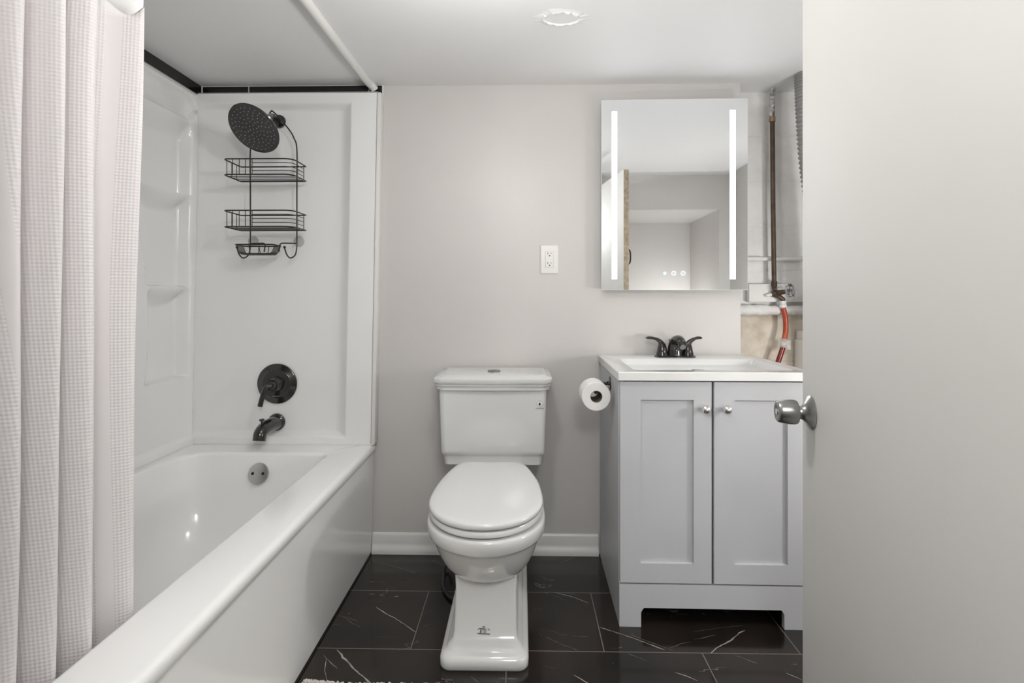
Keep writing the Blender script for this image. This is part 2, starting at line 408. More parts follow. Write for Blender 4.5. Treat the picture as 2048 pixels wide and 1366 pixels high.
# baseboard, moulded profile
prof = [(0, 0), (.022, 0), (.0225, .010), (.020, .020), (.015, .029), (.0115, .036), (.0105, .042), (.0105, .062), (.0085, .068), (.0085, .074), (.006, .079), (.003, .083), (0, .083)]
def strip(x0, x1):
    r = [[(x, D-a, z) for a, z in prof] for x in (x0, x1)]; return loft(r)
mb = MB(); mb.add(*strip(-.6255, .316), TRIMW)
struct(mb.build('baseboard_back', angle=30), 'white moulded baseboard behind the toilet', 'baseboard')

# black tile strip between surround and ceiling (back and left), with pale grout and caulk
def tiles_back():
    mb = MB(); mb.add(*boxv(-1.345, -.580, D-.010, D, 1.90, CZ), CAULK)
    for a, b in ((-1.340, -1.146), (-1.143, -.640), (-.637, -.583)): mb.add(*boxv(a, b, D-.0125, D-.009, 1.905, 1.9505), BTILE)
    mb.add(*tube([(-.5815, D-.006, 1.90), (-.5815, D-.006, CZ)], .003, 8), CAULK)
    return mb.build('trim_1', bevel=.0008, seg=1)
struct(tiles_back(), 'thin strip of black tile along the back wall above the tub surround', 'tile trim')
mb = MB(); mb.add(*boxv(-1.44, -1.344, .53, D-.0, 1.90, CZ), CAULK)
ys = [2.17, 1.800, 1.19, .58]
for a, b in zip(ys[:-1], ys[1:]): mb.add(*boxv(-1.345, -1.3405, b+.003, a-.0, 1.905, 1.9505), BTILE)
struct(mb.build('trim_2', bevel=.0008, seg=1), 'thin strip of black tile along the left wall above the tub surround', 'tile trim')
# rounded white ceiling moulding over the tub edge
path = [(-.640, .53, CZ-.004), (-.643, 1.2, CZ-.004), (-.640, 1.7, CZ-.004), (-.634, 2.05, CZ-.004), (-.630, 2.13, CZ-.006), (-.618, 2.158, CZ-.014), (-.612, 2.168, CZ-.024)]
mb = MB(); mb.add(*tube(bez(path, 40), .0165, 12), TRIMW)
struct(mb.build('trim_3'), 'rounded white ceiling moulding running above the tub edge', 'moulding')

# ------------------------------------------------------------------ bathtub
T = thing('bathtub', (-1.0, 1.36, 0), 'glossy white alcove bathtub with a wide front rim and plain skirt', 'bathtub')
TH = .46; Y0 = .525
def rr2(x0, x1, y0, y1, rs, z): return rrect(x0, x1, y0, y1, rs, z, 10)
BW = D-.012
outer = rr2(-1.425, -.611, Y0, BW, .004, TH-.016)
rings = [rr2(-1.425, -.628, Y0, BW, .004, 0.0), rr2(-1.425, -.6225, Y0, BW, .004, .22), rr2(-1.425, -.6175, Y0, BW, .004, TH-.045), rr2(-1.425, -.6165, Y0, BW, .004, TH-.036),
         rr2(-1.425, -.6115, Y0, BW, .004, TH-.030), outer]
for k in range(1, 6):
    a = PI/2*k/5; rings.append(rr2(-1.425, -.611-.016*(1-math.cos(a)), Y0, BW, .004, TH-.016+.016*math.sin(a)))
cr = (.045, .12, .10, .08)
rings.append(rr2(-1.338, -.744, Y0+.10, 2.046, cr, TH))
for k in range(1, 5):
    a = PI/2*k/4; q = .014*math.sin(a); rings.append(rr2(-1.338+q, -.744-q, Y0+.10+q, 2.046-q, cr, TH-.014*(1-math.cos(a))))
for z, q, e, rr in ((.40, .019, .022, .06), (.34, .023, .032, .075), (.25, .030, .050, .09), (.17, .045, .08, .11), (.125, .075, .12, .12), (.105, .12, .17, .13), (.098, .18, .24, .06)):
    rings.append(rr2(-1.338+q, -.744-q, Y0+.10+e*1.6, 2.046-e, (rr, rr+.05, rr, rr), z))
mb = MB(); mb.add(*loft(rings), TUBM)
mb.build('tub_shell', T, angle=50)
mb = MB()
mb.add(*tube([(-1.37, D-.045, TH+.0015), (-.612, D-.045, TH+.0015)], .0045, 8), CAULK); mb.add(*tube([(-1.362, D-.045, TH+.0015), (-1.362, Y0+.02, TH+.0015)], .0045, 8), CAULK)
mb.build('caulk_bead', T)
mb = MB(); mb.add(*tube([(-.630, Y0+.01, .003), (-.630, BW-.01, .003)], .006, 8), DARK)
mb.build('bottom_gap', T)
mb = MB(); mb.add(*lathe([(.030, -.002), (.030, .002), (.024, .003), (.020, .001), (0, .001)], (-1.02, 1.74, .0985), (0, 0, 1), 32), CHROME)
mb.build('drain', T)
# overflow plate and its screws
oc = Vector((-1.022, 2.018, .384)); ax = Vector((0, -1, .33)).normalized()
mb = MB(); mb.add(*lathe([(.034, -.002), (.0405, 0), (.041, .003), (.039, .006), (.030, .008), (.0, .0085)], oc, ax), mat('overflow_metal', (.58, .58, .57), .25, metal=1))
ov = mb.build('overflow_plate', T)
for s_ in (-1, 1):
    mb = MB(); p = oc+Vector((.020*s_, 0, 0))+ax*.0075
    mb.add(*lathe([(.0055, 0), (.0055, .002), (.003, .0022), (.0028, .001), (0, .001)], p, ax, 14), DARK)
    mb.build('screw', ov)

# ------------------------------------------------------------------ surround
SR = thing('tub_surround', (-1.0, D, TH), 'glossy white moulded shower surround with corner shelves above the tub', 'shower surround')
TILT = .0184; Z0, Z1 = .463, 1.911
def tilt(v): return (v[0]+TILT*(v[2]-.456), v[1], v[2])
def grid(nu, nv, fn):
    vs = [fn(i/nu, j/nv) for j in range(nv+1) for i in range(nu+1)]
    return vs, [(j*(nu+1)+i, j*(nu+1)+i+1, (j+1)*(nu+1)+i+1, (j+1)*(nu+1)+i) for j in range(nv) for i in range(nu)]
UL, UR = -1.395, -.618
def backp(u, v):
    x = lerp(UL, UR, u); z = lerp(Z0, Z1, v)
    dr = max(0, min(1, (x+.779)/.052)); dr = dr*dr*(1.6-.6*dr)        # right step
    dt = sstep(1.845, 1.872, z); db = 1-sstep(.490, .512, z)
    dl = .55*(1-sstep(-1.385, -1.20, x))
    f = max(dr, dt, db)
    f = f+dl*(1-f)
    dd = .016+.030*f
    return (x, D-dd, z)
mb = MB(); mb.add(*grid(230, 260, backp), ACR)
# closed right edge and top lip
mb.add(*boxv(UR-.004, UR+.001, D-.046, D, Z0, Z1), ACR); mb.add(*boxv(UL+.02, UR, D-.046, D, Z1-.002, Z1+.001), ACR)
mb.build('back_panel', SR, fn=tilt, fix=False, angle=60)
mb = MB(); mb.add(*boxv(UR-.003, UR+.013, D-.0475, D+.002, TH+.003, 1.909), CAULK)
mb.build('edge_bead', SR, fn=tilt, bevel=.002)
AZ = [1.93, 1.60, 1.48, 1.377, 1.25, 1.13, 1.02, .90, .77, .66, .587, .50]
AY = [1.55, 1.74, 1.79, 1.824, 1.858, 1.879, 1.893, 1.897, 1.886, 1.85, 1.80, 1.72]
def leftp(u, v):
    y = lerp(D-.005, Y0+.01, u); z = lerp(Z0, 1.922, v)
    a = pl(z, AZ, AY)
    SRr = 1-sstep(2.105, 2.132, y); SL = sstep(a-.004, a+.035, y)
    m = 0.0
    if z > .748:
        m = 1.0
        for zs in (1.483, 1.112):
            if z <= zs:
                c = max(0, 1-((y-1.99)/.155)**2); L = .030+.060*c
                m = min(m, sstep(0, L, zs-z)) if zs-z < L+.001 else m
        m *= 1-sstep(1.70, 1.79, z)
    e = -.050*m*SRr*SL
    # scooped rail near the top with a rounded end
    if 1.772 < z < 1.90 and y < 2.165:
        zc = (z-1.838)/.055; end = sstep(0, .06, 2.165-y)
        zc2 = abs(zc)/max(end, .05)
        e -= .022*max(0, 1-zc2**4)
    # ledge along the foot of the panel
    e += .014*(1-sstep(.485, .500, z))+.006*sstep(2.10, 2.17, y)
    return (-1.376+e, y, z)
mb = MB(); mb.add(*grid(300, 300, leftp), ACR)
mb.build('side_panel', SR, fn=tilt, fix=False, angle=60)
mb = MB(); mb.add(*tube([(-1.372, D-.034, Z0), (-1.372, D-.034, Z1)], .004, 8), CAULK)
mb.build('corner_bead', SR, fn=tilt)

# ------------------------------------------------------------------ shower fittings
V = thing('shower_valve', (-1.020, D-.018, .708), 'round black shower valve plate with a single lever above the tub spout', 'shower valve')
vc = Vector((-1.020, D-.018, .708))
mb = MB(); mb.add(*lathe([(.080, 0), (.083, .002), (.083, .006), (.079, .009), (.060, .011), (.058, .013), (.034, .014), (0, .014)], vc, (0, -1, 0), 64), BRONZE)
pv = mb.build('valve_plate', V)
mb = MB()
for k in range(8): mb.add(*boxv(vc.x-.014+k*.0035, vc.x-.0118+k*.0035, vc.y-.0152, vc.y-.0145, vc.z-.052, vc.z-.0495), GREYL)
mb.build('plate_marks', pv)
mb = MB(); mb.add(*lathe([(.031, .012), (.031, .022), (.029, .030), (.024, .034), (.020, .045), (.018, .060), (.016, .066), (0, .068)], vc, (0, -1, 0), 40), BRONZE)
mb.build('valve_hub', V)
hp = [vc+Vector((0, -.060, .002)), vc+Vector((-.010, -.072, -.002)), vc+Vector((-.018, -.080, -.020)), vc+Vector((-.026, -.082, -.050)), vc+Vector((-.032, -.084, -.078))]
mb = MB(); mb.add(*tube(bez(hp, 20), [.0085+.002*(k/20) if k > 6 else .010 for k in range(21)], 10), BRONZE)
mb.build('lever', V)

SP = thing('tub_spout', (-1.022, D-.018, .548), 'curved black tub spout with a diverter knob over the tub', 'tub spout')
sc = Vector((-1.022, D-.018, .548))
mb = MB(); mb.add(*lathe([(.034, 0), (.036, .003), (.035, .010), (.028, .016), (.022, .018)], sc, (0, -1, 0)), BRONZE)
pth = bez([sc+Vector((0, -.008, -.002)), sc+Vector((-.004, -.05, .0)), sc+Vector((-.008, -.09, -.004)), sc+Vector((-.011, -.118, -.018)), sc+Vector((-.012, -.128, -.045))], 24)
mb.add(*tube(pth, [lerp(.029, .0240, k/24) for k in range(25)], 20), BRONZE)
mb.build('spout_body', SP)
dp = sc+Vector((-.010, -.108, .012))
mb = MB(); mb.add(*lathe([(.004, 0), (.004, .016), (.0095, .019), (.0105, .022), (.008, .025), (0, .026)], dp, (0, -.1, 1), 16), BRONZE)
mb.build('diverter_knob', SP)

SHD = thing('shower_head', (-1.012, D-.018, 1.805), 'large round black rain shower head on a short wall arm', 'shower head')
fl = Vector((-1.012, D-.018, 1.800))
hc = Vector((-.999, 1.935, 1.695))
vv = (Vector((0, 0, H))-hc).normalized(); rgt = vv.cross(Vector((0, 0, 1))).normalized()*-1; upv = rgt.cross(vv)*-1
if upv.z < 0: upv = -upv
if rgt.x < 0: rgt = -rgt
nrm = (vv*.71+(rgt*-.69+upv*-.72)*.70).normalized()
hub = hc-nrm*.040
mb = MB(); mb.add(*lathe([(.026, 0), (.028, .003), (.026, .010), (.016, .014), (.012, .016)], fl, (0, -1, 0)), BRONZE); mb.build('wall_flange', SHD)
mb = MB(); mb.add(*tube(bez([fl+Vector((0, -.005, 0)), fl+Vector((.002, -.05, .004)), (hub+fl)/2+Vector((.004, -.015, .02)), hub-nrm*.012], 20), .0105, 14), BRONZE)
mb.build('shower_arm', SHD)
mb = MB(); mb.add(*lathe([(.013, -.018), (.018, -.014), (.019, -.002), (.022, .006), (.030, .018), (.056, .026), (.088, .030), (.095, .033), (.0985, .038), (.0965, .041)], hub, nrm, 64), BRONZE)
mb.build('head_body', SHD)
mb = MB(); mb.add(*lathe([(.096, .0385), (.094, .0405), (0, .0405)], hub, nrm, 64), HEADF)
a_ = (Vector((0, 0, 1))-nrm*nrm.z).normalized(); b_ = nrm.cross(a_)
for r_, k_ in ((.0, 1), (.016, 6), (.030, 10), (.044, 14), (.058, 18), (.072, 24), (.086, 28)):
    for k in range(k_):
        t = 2*PI*k/k_+r_*40; p = hub+nrm*.0405+(a_*math.cos(t)+b_*math.sin(t))*r_*.95
        mb.add(*lathe([(.0017, 0), (.0014, .0018), (0, .002)], p, nrm, 6), NOZ)
mb.build('spray_face', SHD)

# wire caddy
CD = thing('shower_caddy', (-1.016, 2.13, 1.23), 'black wire shower caddy with two baskets and a soap dish, hung from the shower arm', 'shower caddy')
XL, XR, YB = -1.112, -.920, 2.128; R1 = .0027; R2 = .0015
arm_p = Vector((-1.010, 2.085, 1.822))
mb = MB()
for s_, x in ((-1, XL), (1, XR)):
    mb.add(*tube(bez([(arm_p.x, 2.10, 1.822), (arm_p.x+s_*.022, 2.108, 1.800), (arm_p.x+s_*.060, 2.12, 1.752), (x-s_*.012, YB, 1.718), (x, YB, 1.670), (x, YB, 1.50), (x, YB, 1.29)], 42), R1, 8), BLACKW)
mb.build('hanging_frame', CD)
def basket(zt, zb):
    mb = MB(); x0, x1, yb, yf = -1.148, -.880, 2.124, 1.995
    def ringp(z, r=.035, ins=0):
        base = rrect(x0+ins, x1-ins, yf+ins, yb, (.004, .004, r*.5, r), z, 6); return base
    mb.add(*tube(ringp(zt), R1, 8, closed=True), BLACKW); mb.add(*tube(ringp(zb), R1, 8, closed=True), BLACKW)
    for k in range(1, 5):                                             # lengthwise floor wires
        y = lerp(yf, yb, k/5); mb.add(*tube([(x0+.003, y, zb-.002), (x1-.003, y, zb-.002)], R2, 6), BLACKW)
    for x in (x0+.036, x0+.062, x0+.086, x0+.112): mb.add(*tube([(x, yf, zt), (x, yf, zb)], R2, 6), BLACKW)
    for y in (2.02, 2.055, 2.09): mb.add(*tube([(x0, y, zt), (x0, y, zb)], R2, 6), BLACKW)
    for y in (2.10,): mb.add(*tube([(x1, y, zt), (x1, y, zb)], R2, 6), BLACKW)
    for k in (1, 2, 3):
        z = lerp(zt, zb, k/4)
        mb.add(*tube(arc_path([(x0+.112, yf, z), (x1, yf, z), (x1, 2.10, z)], .035, 6), R2, 6), BLACKW)
    mb.add(*tube([(XL-.02, YB, zt), (XR+.02, YB, zt)], R2, 6), BLACKW)
    return mb.build('basket', CD)
basket(1.600, 1.540); basket(1.402, 1.340)
mb = MB()                                                             # soap dish
mb.add(*tube(rrect(-1.128, -.975, 2.035, 2.115, .016, 1.275, 6), R1, 8, closed=True), BLACKW)
mb.add(*tube(rrect(-1.112, -.992, 2.048, 2.105, .012, 1.240, 6), R1, 8, closed=True), BLACKW)
for k in range(7):
    y = lerp(2.052, 2.102, k/6); mb.add(*tube(arc_path([(-1.128, y, 1.275), (-1.116, y, 1.241), (-.988, y, 1.241), (-.975, y, 1.275)], .012, 4), R2, 6), BLACKW)
for x in (-1.07, -1.03): mb.add(*tube(arc_path([(x, 2.035, 1.275), (x, 2.045, 1.241), (x, 2.11, 1.241), (x, 2.115, 1.275)], .01, 4), R2, 6), BLACKW)
mb.build('soap_dish', CD)
for s_, x in ((-1, XL), (1, XR)):
    mb = MB(); mb.add(*tube(bez([(x, YB, 1.292), (x, YB-.004, 1.262), (x-.002, YB-.014, 1.238), (x-.014, YB-.030, 1.226), (x-.024, YB-.040, 1.240), (x-.030, YB-.046, 1.266)], 24), R1, 8), BLACKW)
    mb.add(*ball((x-.030, YB-.046, 1.268), .0055), BLACKW)
    if s_ > 0: mb.add(*tube(arc_path([(x, YB, 1.288), (-.985, YB-.01, 1.288), (-.985, YB-.02, 1.252)], .012, 5), R1, 8), BLACKW)
    else: mb.add(*tube(arc_path([(x, YB, 1.288), (-1.045, YB-.01, 1.288), (-1.045, YB-.02, 1.252)], .012, 5), R1, 8), BLACKW)
    mb.build('hook', CD)
    mb = MB(); mb.add(*lathe([(.005, -.026), (.006, -.020), (.010, -.014), (.019, -.004), (.023, 0), (.0, 0)], (x-.010, D-.0185, 1.300), (0, 1, 0), 28), SUCT)
    mb.build('suction_cup', CD)

# ------------------------------------------------------------------ shower curtain
ZB, ZW, ZT = .27, 1.632, 1.935
ridges = [1.020, .913, .842, .775, .712, .655, .60]
def wave(y, zf):
    for i in range(len(ridges)-1):
        if ridges[i+1] <= y <= ridges[i]:
            ph = (ridges[i]-y)/(ridges[i]-ridges[i+1]); return math.cos(2*PI*ph)
    return math.cos((y-ridges[0])/.022*PI*.9)
NU = 360
def cpt(k, z, ins=0):
    t = k/NU; y = lerp(1.036, .61, t); zz = (z-.46)/1.17
    amp = .034+.006*math.sin(3.1*zz+y*9)
    x = -.803+amp*wave(y, zz)+.024*zz+.004*math.sin(z*5.3+y*31)*min(1, abs(z-.46))
    yy = y+.010*math.sin(z*3.1+y*17)*zz*(.4)+.006*zz*math.sin(y*40)
    return (x-ins, yy, z)
def sheet(name, zs, m, parent, ins=0):
    vs = []; uvs = []
    for z in zs:
        L = 0; prev = None
        for k in range(NU+1):
            zz = z(k) if callable(z) else z
            p = cpt(k, zz, ins)
            if prev: L += math.hypot(p[0]-prev[0], p[1]-prev[1])
            prev = p; vs.append(p); uvs.append((L, zz))
    n = NU+1; fs = [(j*n+i, j*n+i+1, (j+1)*n+i+1, (j+1)*n+i) for j in range(len(zs)-1) for i in range(NU)]
    off = wloc(parent); me = bpy.data.meshes.new(name); me.from_pydata([tuple(Vector(v)-off) for v in vs], [], fs)
    uvl = me.uv_layers.new(name='UVMap')
    for lp in me.loops: uvl.data[lp.index].uv = uvs[lp.vertex_index]
    me.materials.append(m); me.polygons.foreach_set('use_smooth', [True]*len(me.polygons))
    ob = bpy.data.objects.new(name, me); C.objects.link(ob); ob.parent = parent
    so = ob.modifiers.new('thickness', 'SOLIDIFY'); so.thickness = .0012
    return ob
CU = thing('shower_curtain', (-.80, .82, ZB), 'white waffle weave shower curtain gathered in deep folds, hanging inside the tub', 'shower curtain')
topf = lambda k: ZW+.012*math.sin(k/NU*55)
sheet('waffle_cloth', [lerp(ZB, ZW-.02, j/56) for j in range(57)]+[topf], CURT, CU)
sheet('smooth_header', [topf]+[lerp(ZW+.02, ZT, j/10) for j in range(11)], LINER, CU, .002)
mb = MB(); mb.add(*boxv(-.795, -.765, .53, 1.06, 1.936, CZ), TRIMW)
tag(mb.build('curtain_track', bevel=.003), 'short white curtain track on the ceiling above the gathered curtain', 'curtain track')

# ------------------------------------------------------------------ toilet
TX = -.110
TO = thing('toilet', (TX, 1.80, 0), 'white two piece toilet with the lid closed, between the tub and the grey vanity', 'toilet')
mb = MB()
def rr(hw, y0, y1, r, z): return rrect(TX-hw, TX+hw, y0, y1, r, z, 6)
mb.add(*loft([rr(.125, 1.502, 2.10, .028, 0), rr(.129, 1.497, 2.10, .032, .006), rr(.129, 1.498, 2.10, .034, .026), rr(.124, 1.504, 2.10, .034, .035), rr(.116, 1.514, 2.09, .030, .038),
              rr(.111, 1.522, 2.09, .026, .044), rr(.108, 1.530, 2.09, .022, .051), rr(.099, 1.545, 2.08, .014, .056), rr(.096, 1.552, 2.08, .010, .062), rr(.094, 1.560, 2.08, .010, .078),
              rr(.093, 1.575, 2.08, .009, .12), rr(.092, 1.590, 2.08, .009, .18), rr(.096, 1.600, 2.08, .010, .23), rr(.105, 1.610, 2.08, .012, .28)]), CHINA)
CYT = 1.635
bowl = []
for z, hw, af, ab, nf in ((.200, .050, .020, .20, 2), (.212, .085, .060, .24, 2), (.232, .112, .092, .27, 2), (.262, .135, .123, .28, 2), (.295, .150, .148, .29, 2), (.325, .160, .168, .295, 2.05), (.348, .1665, .180, .30, 2.1),
                      (.353, .168, .183, .30, 2.1), (.356, .176, .195, .30, 2.1), (.362, .1795, .2000, .30, 2.1), (.380, .1815, .2045, .30, 2.1), (.394, .1815, .2055, .30, 2.1), (.400, .179, .202, .30, 2.1), (.402, .174, .197, .30, 2.1)):
    bowl.append(egg(TX, CYT, hw, af, ab, z, nf, 2.6))
mb.add(*loft(bowl), CHINA)
mb.add(*loft([rr(.085, 1.80, 2.12, .03, .20), rr(.105, 1.80, 2.14, .03, .30), rr(.120, 1.80, 2.15, .03, .36), rr(.125, 1.80, 2.15, .03, .385), rr(.122, 1.80, 2.15, .03, .398), rr(.112, 1.81, 2.14, .03, .436)]), CHINA)
bw = mb.build('bowl', TO, angle=45)
# crest printed on the pedestal
def pq(x, z): 
    y = pl(z, [.05, .062, .078, .12, .18], [1.545, 1.552, 1.560, 1.575, 1.590]); return (x, y-.0006, z)
mb = MB(); cz = .078; cxx = TX-.004
def mark(x0, z0, x1, z1, w_):
    a = Vector((x0, 0, z0)); b = Vector((x1, 0, z1)); t = (b-a).normalized(); nn = Vector((-t.z, 0, t.x))*w_/2
    q = [a+nn, b+nn, b-nn, a-nn]
    v = [pq(cxx+p.x, cz+p.z) for p in q]; v += [(a[0], a[1]-.0004, a[2]) for a in v]
    mb.add(v, [(0, 1, 2, 3), (7, 6, 5, 4), (0, 4, 5, 1), (1, 5, 6, 2), (2, 6, 7, 3), (3, 7, 4, 0)], GREYM)
for q in ((-.019, -.006, .019, -.007, .0022), (-.018, .003, -.012, .006, .002), (-.013, .006, .0, .005, .002), (.0, .005, .006, .004, .002), (.012, .006, .018, .002, .002), (-.004, .010, .004, .010, .002),
          (-.008, .004, -.010, -.005, .004), (-.002, .008, -.002, -.005, .0016), (.003, .008, .002, -.005, .0016), (.007, .004, .006, -.005, .0018)): mark(*q)
mb.build('crest', bw)
def zl(o): return lambda y: .432+o+(y-1.43)*.06
# seat ring
so_, si = [], []
mb = MB(); sr = []
for hw, af, ab, o in ((.168, .192, .262, -.026), (.1755, .2005, .265, -.022), (.1765, .2015, .265, -.014), (.173, .198, .262, -.008), (.110, .120, .19, -.007), (.108, .118, .19, -.025)):
    sr.append(egg(TX, CYT, hw, af, ab+.06, zl(o), 2.08, 2.5, clip=1.905 if ab > .2 else None))
mb.add(*loft(sr, loop=True), SEATM); mb.build('seat', TO, angle=40)
mb = MB(); lr = []
for hw, af, ab, o in ((.150, .175, .30, -.0035), (.1705, .196, .345, -.003), (.1735, .1995, .35, .001), (.1735, .1995, .35, .008), (.1710, .197, .347, .0125), (.166, .192, .34, .0145), (.150, .175, .31, .0155), (.10, .12, .22, .0165)):
    lr.append(egg(TX, CYT-.022, hw, af-.022, ab+.05, zl(o), 2.08, 1.8, clip=1.888))
mb.add(*loft(lr), SEATM); mb.build('lid', TO, angle=50)
for s_ in (-1, 1):
    mb = MB(); mb.add(*boxv(TX+s_*.07-.015, TX+s_*.07+.015, 1.892, 1.915, .395, .452), SEATM); mb.build('hinge', TO, bevel=.005)
# tank
def tr(hw, y0, z, r=.022): return rrect(TX-hw, TX+hw, y0, 2.170, (.01, .01, r, r), z, 5)
mb = MB(); mb.add(*loft([tr(.180, 1.975, .437, .018), tr(.183, 1.970, .440, .02), tr(.186, 1.968, .470, .02), tr(.1885, 1.966, .474), tr(.194, 1.960, .482), tr(.1955, 1.957, .495), tr(.2015, 1.955, .700), tr(.202, 1.955, .722)]), CHINA)
tk = mb.build('tank', TO, angle=28)
def ch(hw, y0, z, c=.03): 
    return [(TX+hw, 2.175, z), (TX-hw, 2.175, z), (TX-hw, y0+c, z), (TX-hw+.003, y0+c*.75, z), (TX-hw+c*.82, y0+.003, z), (TX-hw+c*1.1, y0, z), (TX, y0-.004, z), (TX+hw-c*1.1, y0, z), (TX+hw-c*.82, y0+.003, z), (TX+hw-.003, y0+c*.75, z), (TX+hw, y0+c, z)]
mb = MB(); mb.add(*loft([ch(.205, 1.950, .720), ch(.212, 1.943, .724), ch(.212, 1.943, .732), ch(.214, 1.941, .736), ch(.2165, 1.938, .740), ch(.2165, 1.938, .744), ch(.2215, 1.932, .750), ch(.223, 1.930, .760), ch(.222, 1.931, .766), ch(.216, 1.937, .771), ch(.203, 1.953, .7725), ch(.198, 1.958, .776, .026), ch(.192, 1.964, .777, .026)]), CHINA)
mb.build('tank_lid', TO, angle=35)
mb = MB(); mb.add(*lathe([(.025, 0), (.025, .005), (.022, .007), (0, .0075)], (TX, 2.055, .776), (0, 0, 1), 32), CHROME2); mb.add(*boxv(TX-.0005, TX+.0005, 2.034, 2.076, .782, .7832), DARK)
mb.build('flush_button', TO)
mb = MB(); sx, sz, sy = .0655, .672, 1.9545                          # round water saving sticker
def flat(pts, m, dy):
    n_ = len(pts); v = [(sx+a, sy-dy, sz+b) for a, b in pts]+[(sx+a, sy+.0004, sz+b) for a, b in pts]
    mb.add(v, [tuple(range(n_)), tuple(range(2*n_-1, n_-1, -1))]+[(i, (i+1) % n_, n_+(i+1) % n_, n_+i) for i in range(n_)], m)
flat([(.0135, .0), (.003, .0125), (-.003, .0125), (-.0135, 0), (-.002, -.0125), (.002, -.0125)], GREYL, .0004)
flat([(.0122, .0), (.003, .0112), (-.003, .0112), (-.0122, 0), (-.002, -.0112), (.002, -.0112)], WHITEP, .0008)
flat([(0, .009), (.0015, .002), (.005, .0), (.001, -.006), (-.001, -.006), (-.0045, -.001), (-.002, .003)], DARK, .0012)
flat([(-.0155, -.0175), (-.0155, -.0155), (.0155, -.0155), (.0155, -.0175)], GREYL, .0006)
mb.build('sticker', tk)
mb = MB(); mb.add(*tube(bez([(-.290, 2.165, .12), (-.293, 2.10, .05), (-.300, 2.03, .008), (-.291, 1.93, .008), (-.262, 1.86, .008), (-.225, 1.84, .012), (-.19, 1.90, .03)], 36), .0058, 10), HOSEB)
tag(mb.build('supply_hose'), 'black hose curling on the floor behind the left side of the toilet base', 'hose')

# ------------------------------------------------------------------ outlet
OT = thing('wall_outlet', (.114, D, 1.225), 'white duplex wall outlet on the wall above the toilet', 'outlet')
ox, oz = .114, 1.225
mb = MB(); mb.add(*loft([rrect(ox-.039, ox+.039, 0, 1, .003, 0)], False, False), PLATE) if False else None
def xz(x0, x1, z0, z1, y, r=.002, n=3): return [(p[0], y, p[1]) for p in rrect(x0, x1, z0, z1, r, 0, n)]
mb.add(*loft([xz(ox-.038, ox+.038, oz-.060, oz+.060, D), xz(ox-.038, ox+.038, oz-.060, oz+.060, D-.003), xz(ox-.034, ox+.034, oz-.056, oz+.056, D-.006)]), PLATE)
mb.build('cover_plate', OT, angle=20)
mb = MB(); mb.add(*boxv(ox-.0165, ox+.0165, D-.0078, D-.006, oz-.0335, oz+.0335), PLATE)
rc = mb.build('receptacle', OT, bevel=.0006, seg=1)
mb = MB(); mb.add(*boxv(ox-.0172, ox+.0172, D-.0064, D-.0058, oz-.0342, oz+.0342), GREYL); mb.build('receptacle_gap', OT)
for dz in (.019, -.021):
    mb = MB()
    mb.add(*boxv(ox-.0080, ox-.0058, D-.0082, D-.0076, oz+dz+.002, oz+dz+.010), DARK); mb.add(*boxv(ox+.0050, ox+.0070, D-.0082, D-.0076, oz+dz+.003, oz+dz+.009), DARK)
    mb.add(*lathe([(.0027, 0), (.0027, .0006), (0, .0006)], (ox, D-.0076, oz+dz-.004), (0, -1, 0), 12), DARK)
    mb.build('socket_slots', rc)
for dz in (.048, -.048):
    mb = MB(); mb.add(*lathe([(.0030, 0), (.0028, .0010), (0, .0012)], (ox, D-.0058, oz+dz), (0, -1, 0), 12), GREYL if False else PLATE); mb.build('screw', OT)

# ------------------------------------------------------------------ lighted mirror
MI = thing('lighted_mirror', (.616, D, 1.097), 'frameless rectangular mirror with two lit vertical strips above the sink', 'mirror')
mx0, mx1, mz0, mz1 = .323, .909, 1.097, 1.869; MY = 2.140
box('mirror_case', (mx0+.03, mx1-.03, MY+.006, D-.002, mz0+.03, mz1-.03), MIRB, MI, .003)
mb = MB(); mb.add(*boxv(mx0, mx1, MY+.001, MY+.006, mz0, mz1), WHITEP); mb.add(*boxv(mx0+.0012, mx1-.0012, MY, MY+.0011, mz0+.0012, mz1-.0012), MIR)
mb.build('mirror_glass', MI, smooth=False)
for x in (.3755, .8485):
    mb = MB(); mb.add(*boxv(x-.0105, x+.0105, MY-.0012, MY-.0002, mz0+.044, mz1-.048), LED); mb.build('light_strip', MI, smooth=False)
for k, x in enumerate((.578, .614, .651)):
    mb = MB(); c_ = (x, MY-.0004, mz0+.068); m_ = LEDC if k == 0 else LEDB
    if k == 0: mb.add(*lathe([(.007, 0), (.006, .0004), (0, .0006)], c_, (0, -1, 0), 20), m_)
    else:
        mb.add(*tube([(c_[0]+.009*math.cos(a*PI/12), c_[1], c_[2]+.009*math.sin(a*PI/12)) for a in range(24)], .0008, 6, closed=True), m_)
        mb.add(*tube([(c_[0]+.0045*math.cos(a*PI/8), c_[1], c_[2]+.0045*math.sin(a*PI/8)) for a in range(16)], .0008, 6, closed=True), m_)
    mb.build('touch_button', MI)
MI.rotation_euler.z = math.radians(-1.0)
MI.location.y -= .006

# ------------------------------------------------------------------ vanity
VX0, VX1, VYF, VYB, VH = .322, .926, 1.712, 2.168, .801
VA = thing('vanity_cabinet', (.316, D, 0), 'grey two door bathroom vanity cabinet with arched toe opening', 'vanity cabinet')
mb = MB(); t_ = .016
mb.add(*boxv(VX0, VX0+t_, VYF+.016, VYB, 0, VH), VAN); mb.add(*boxv(VX1-t_, VX1, VYF+.016, VYB, 0, VH), VAN)
mb.add(*boxv(VX0+t_, VX1-t_, VYF+.02, VYB, .115, .130), VAN); mb.add(*boxv(VX0+t_, VX1-t_, VYB-.012, VYB, .0, VH), DARKGAP)
mb.add(*boxv(VX0+t_, VX1-t_, VYF+.018, VYF+.024, .13, VH-.0), DARKGAP)
mb.build('body', VA, bevel=.001, seg=1)
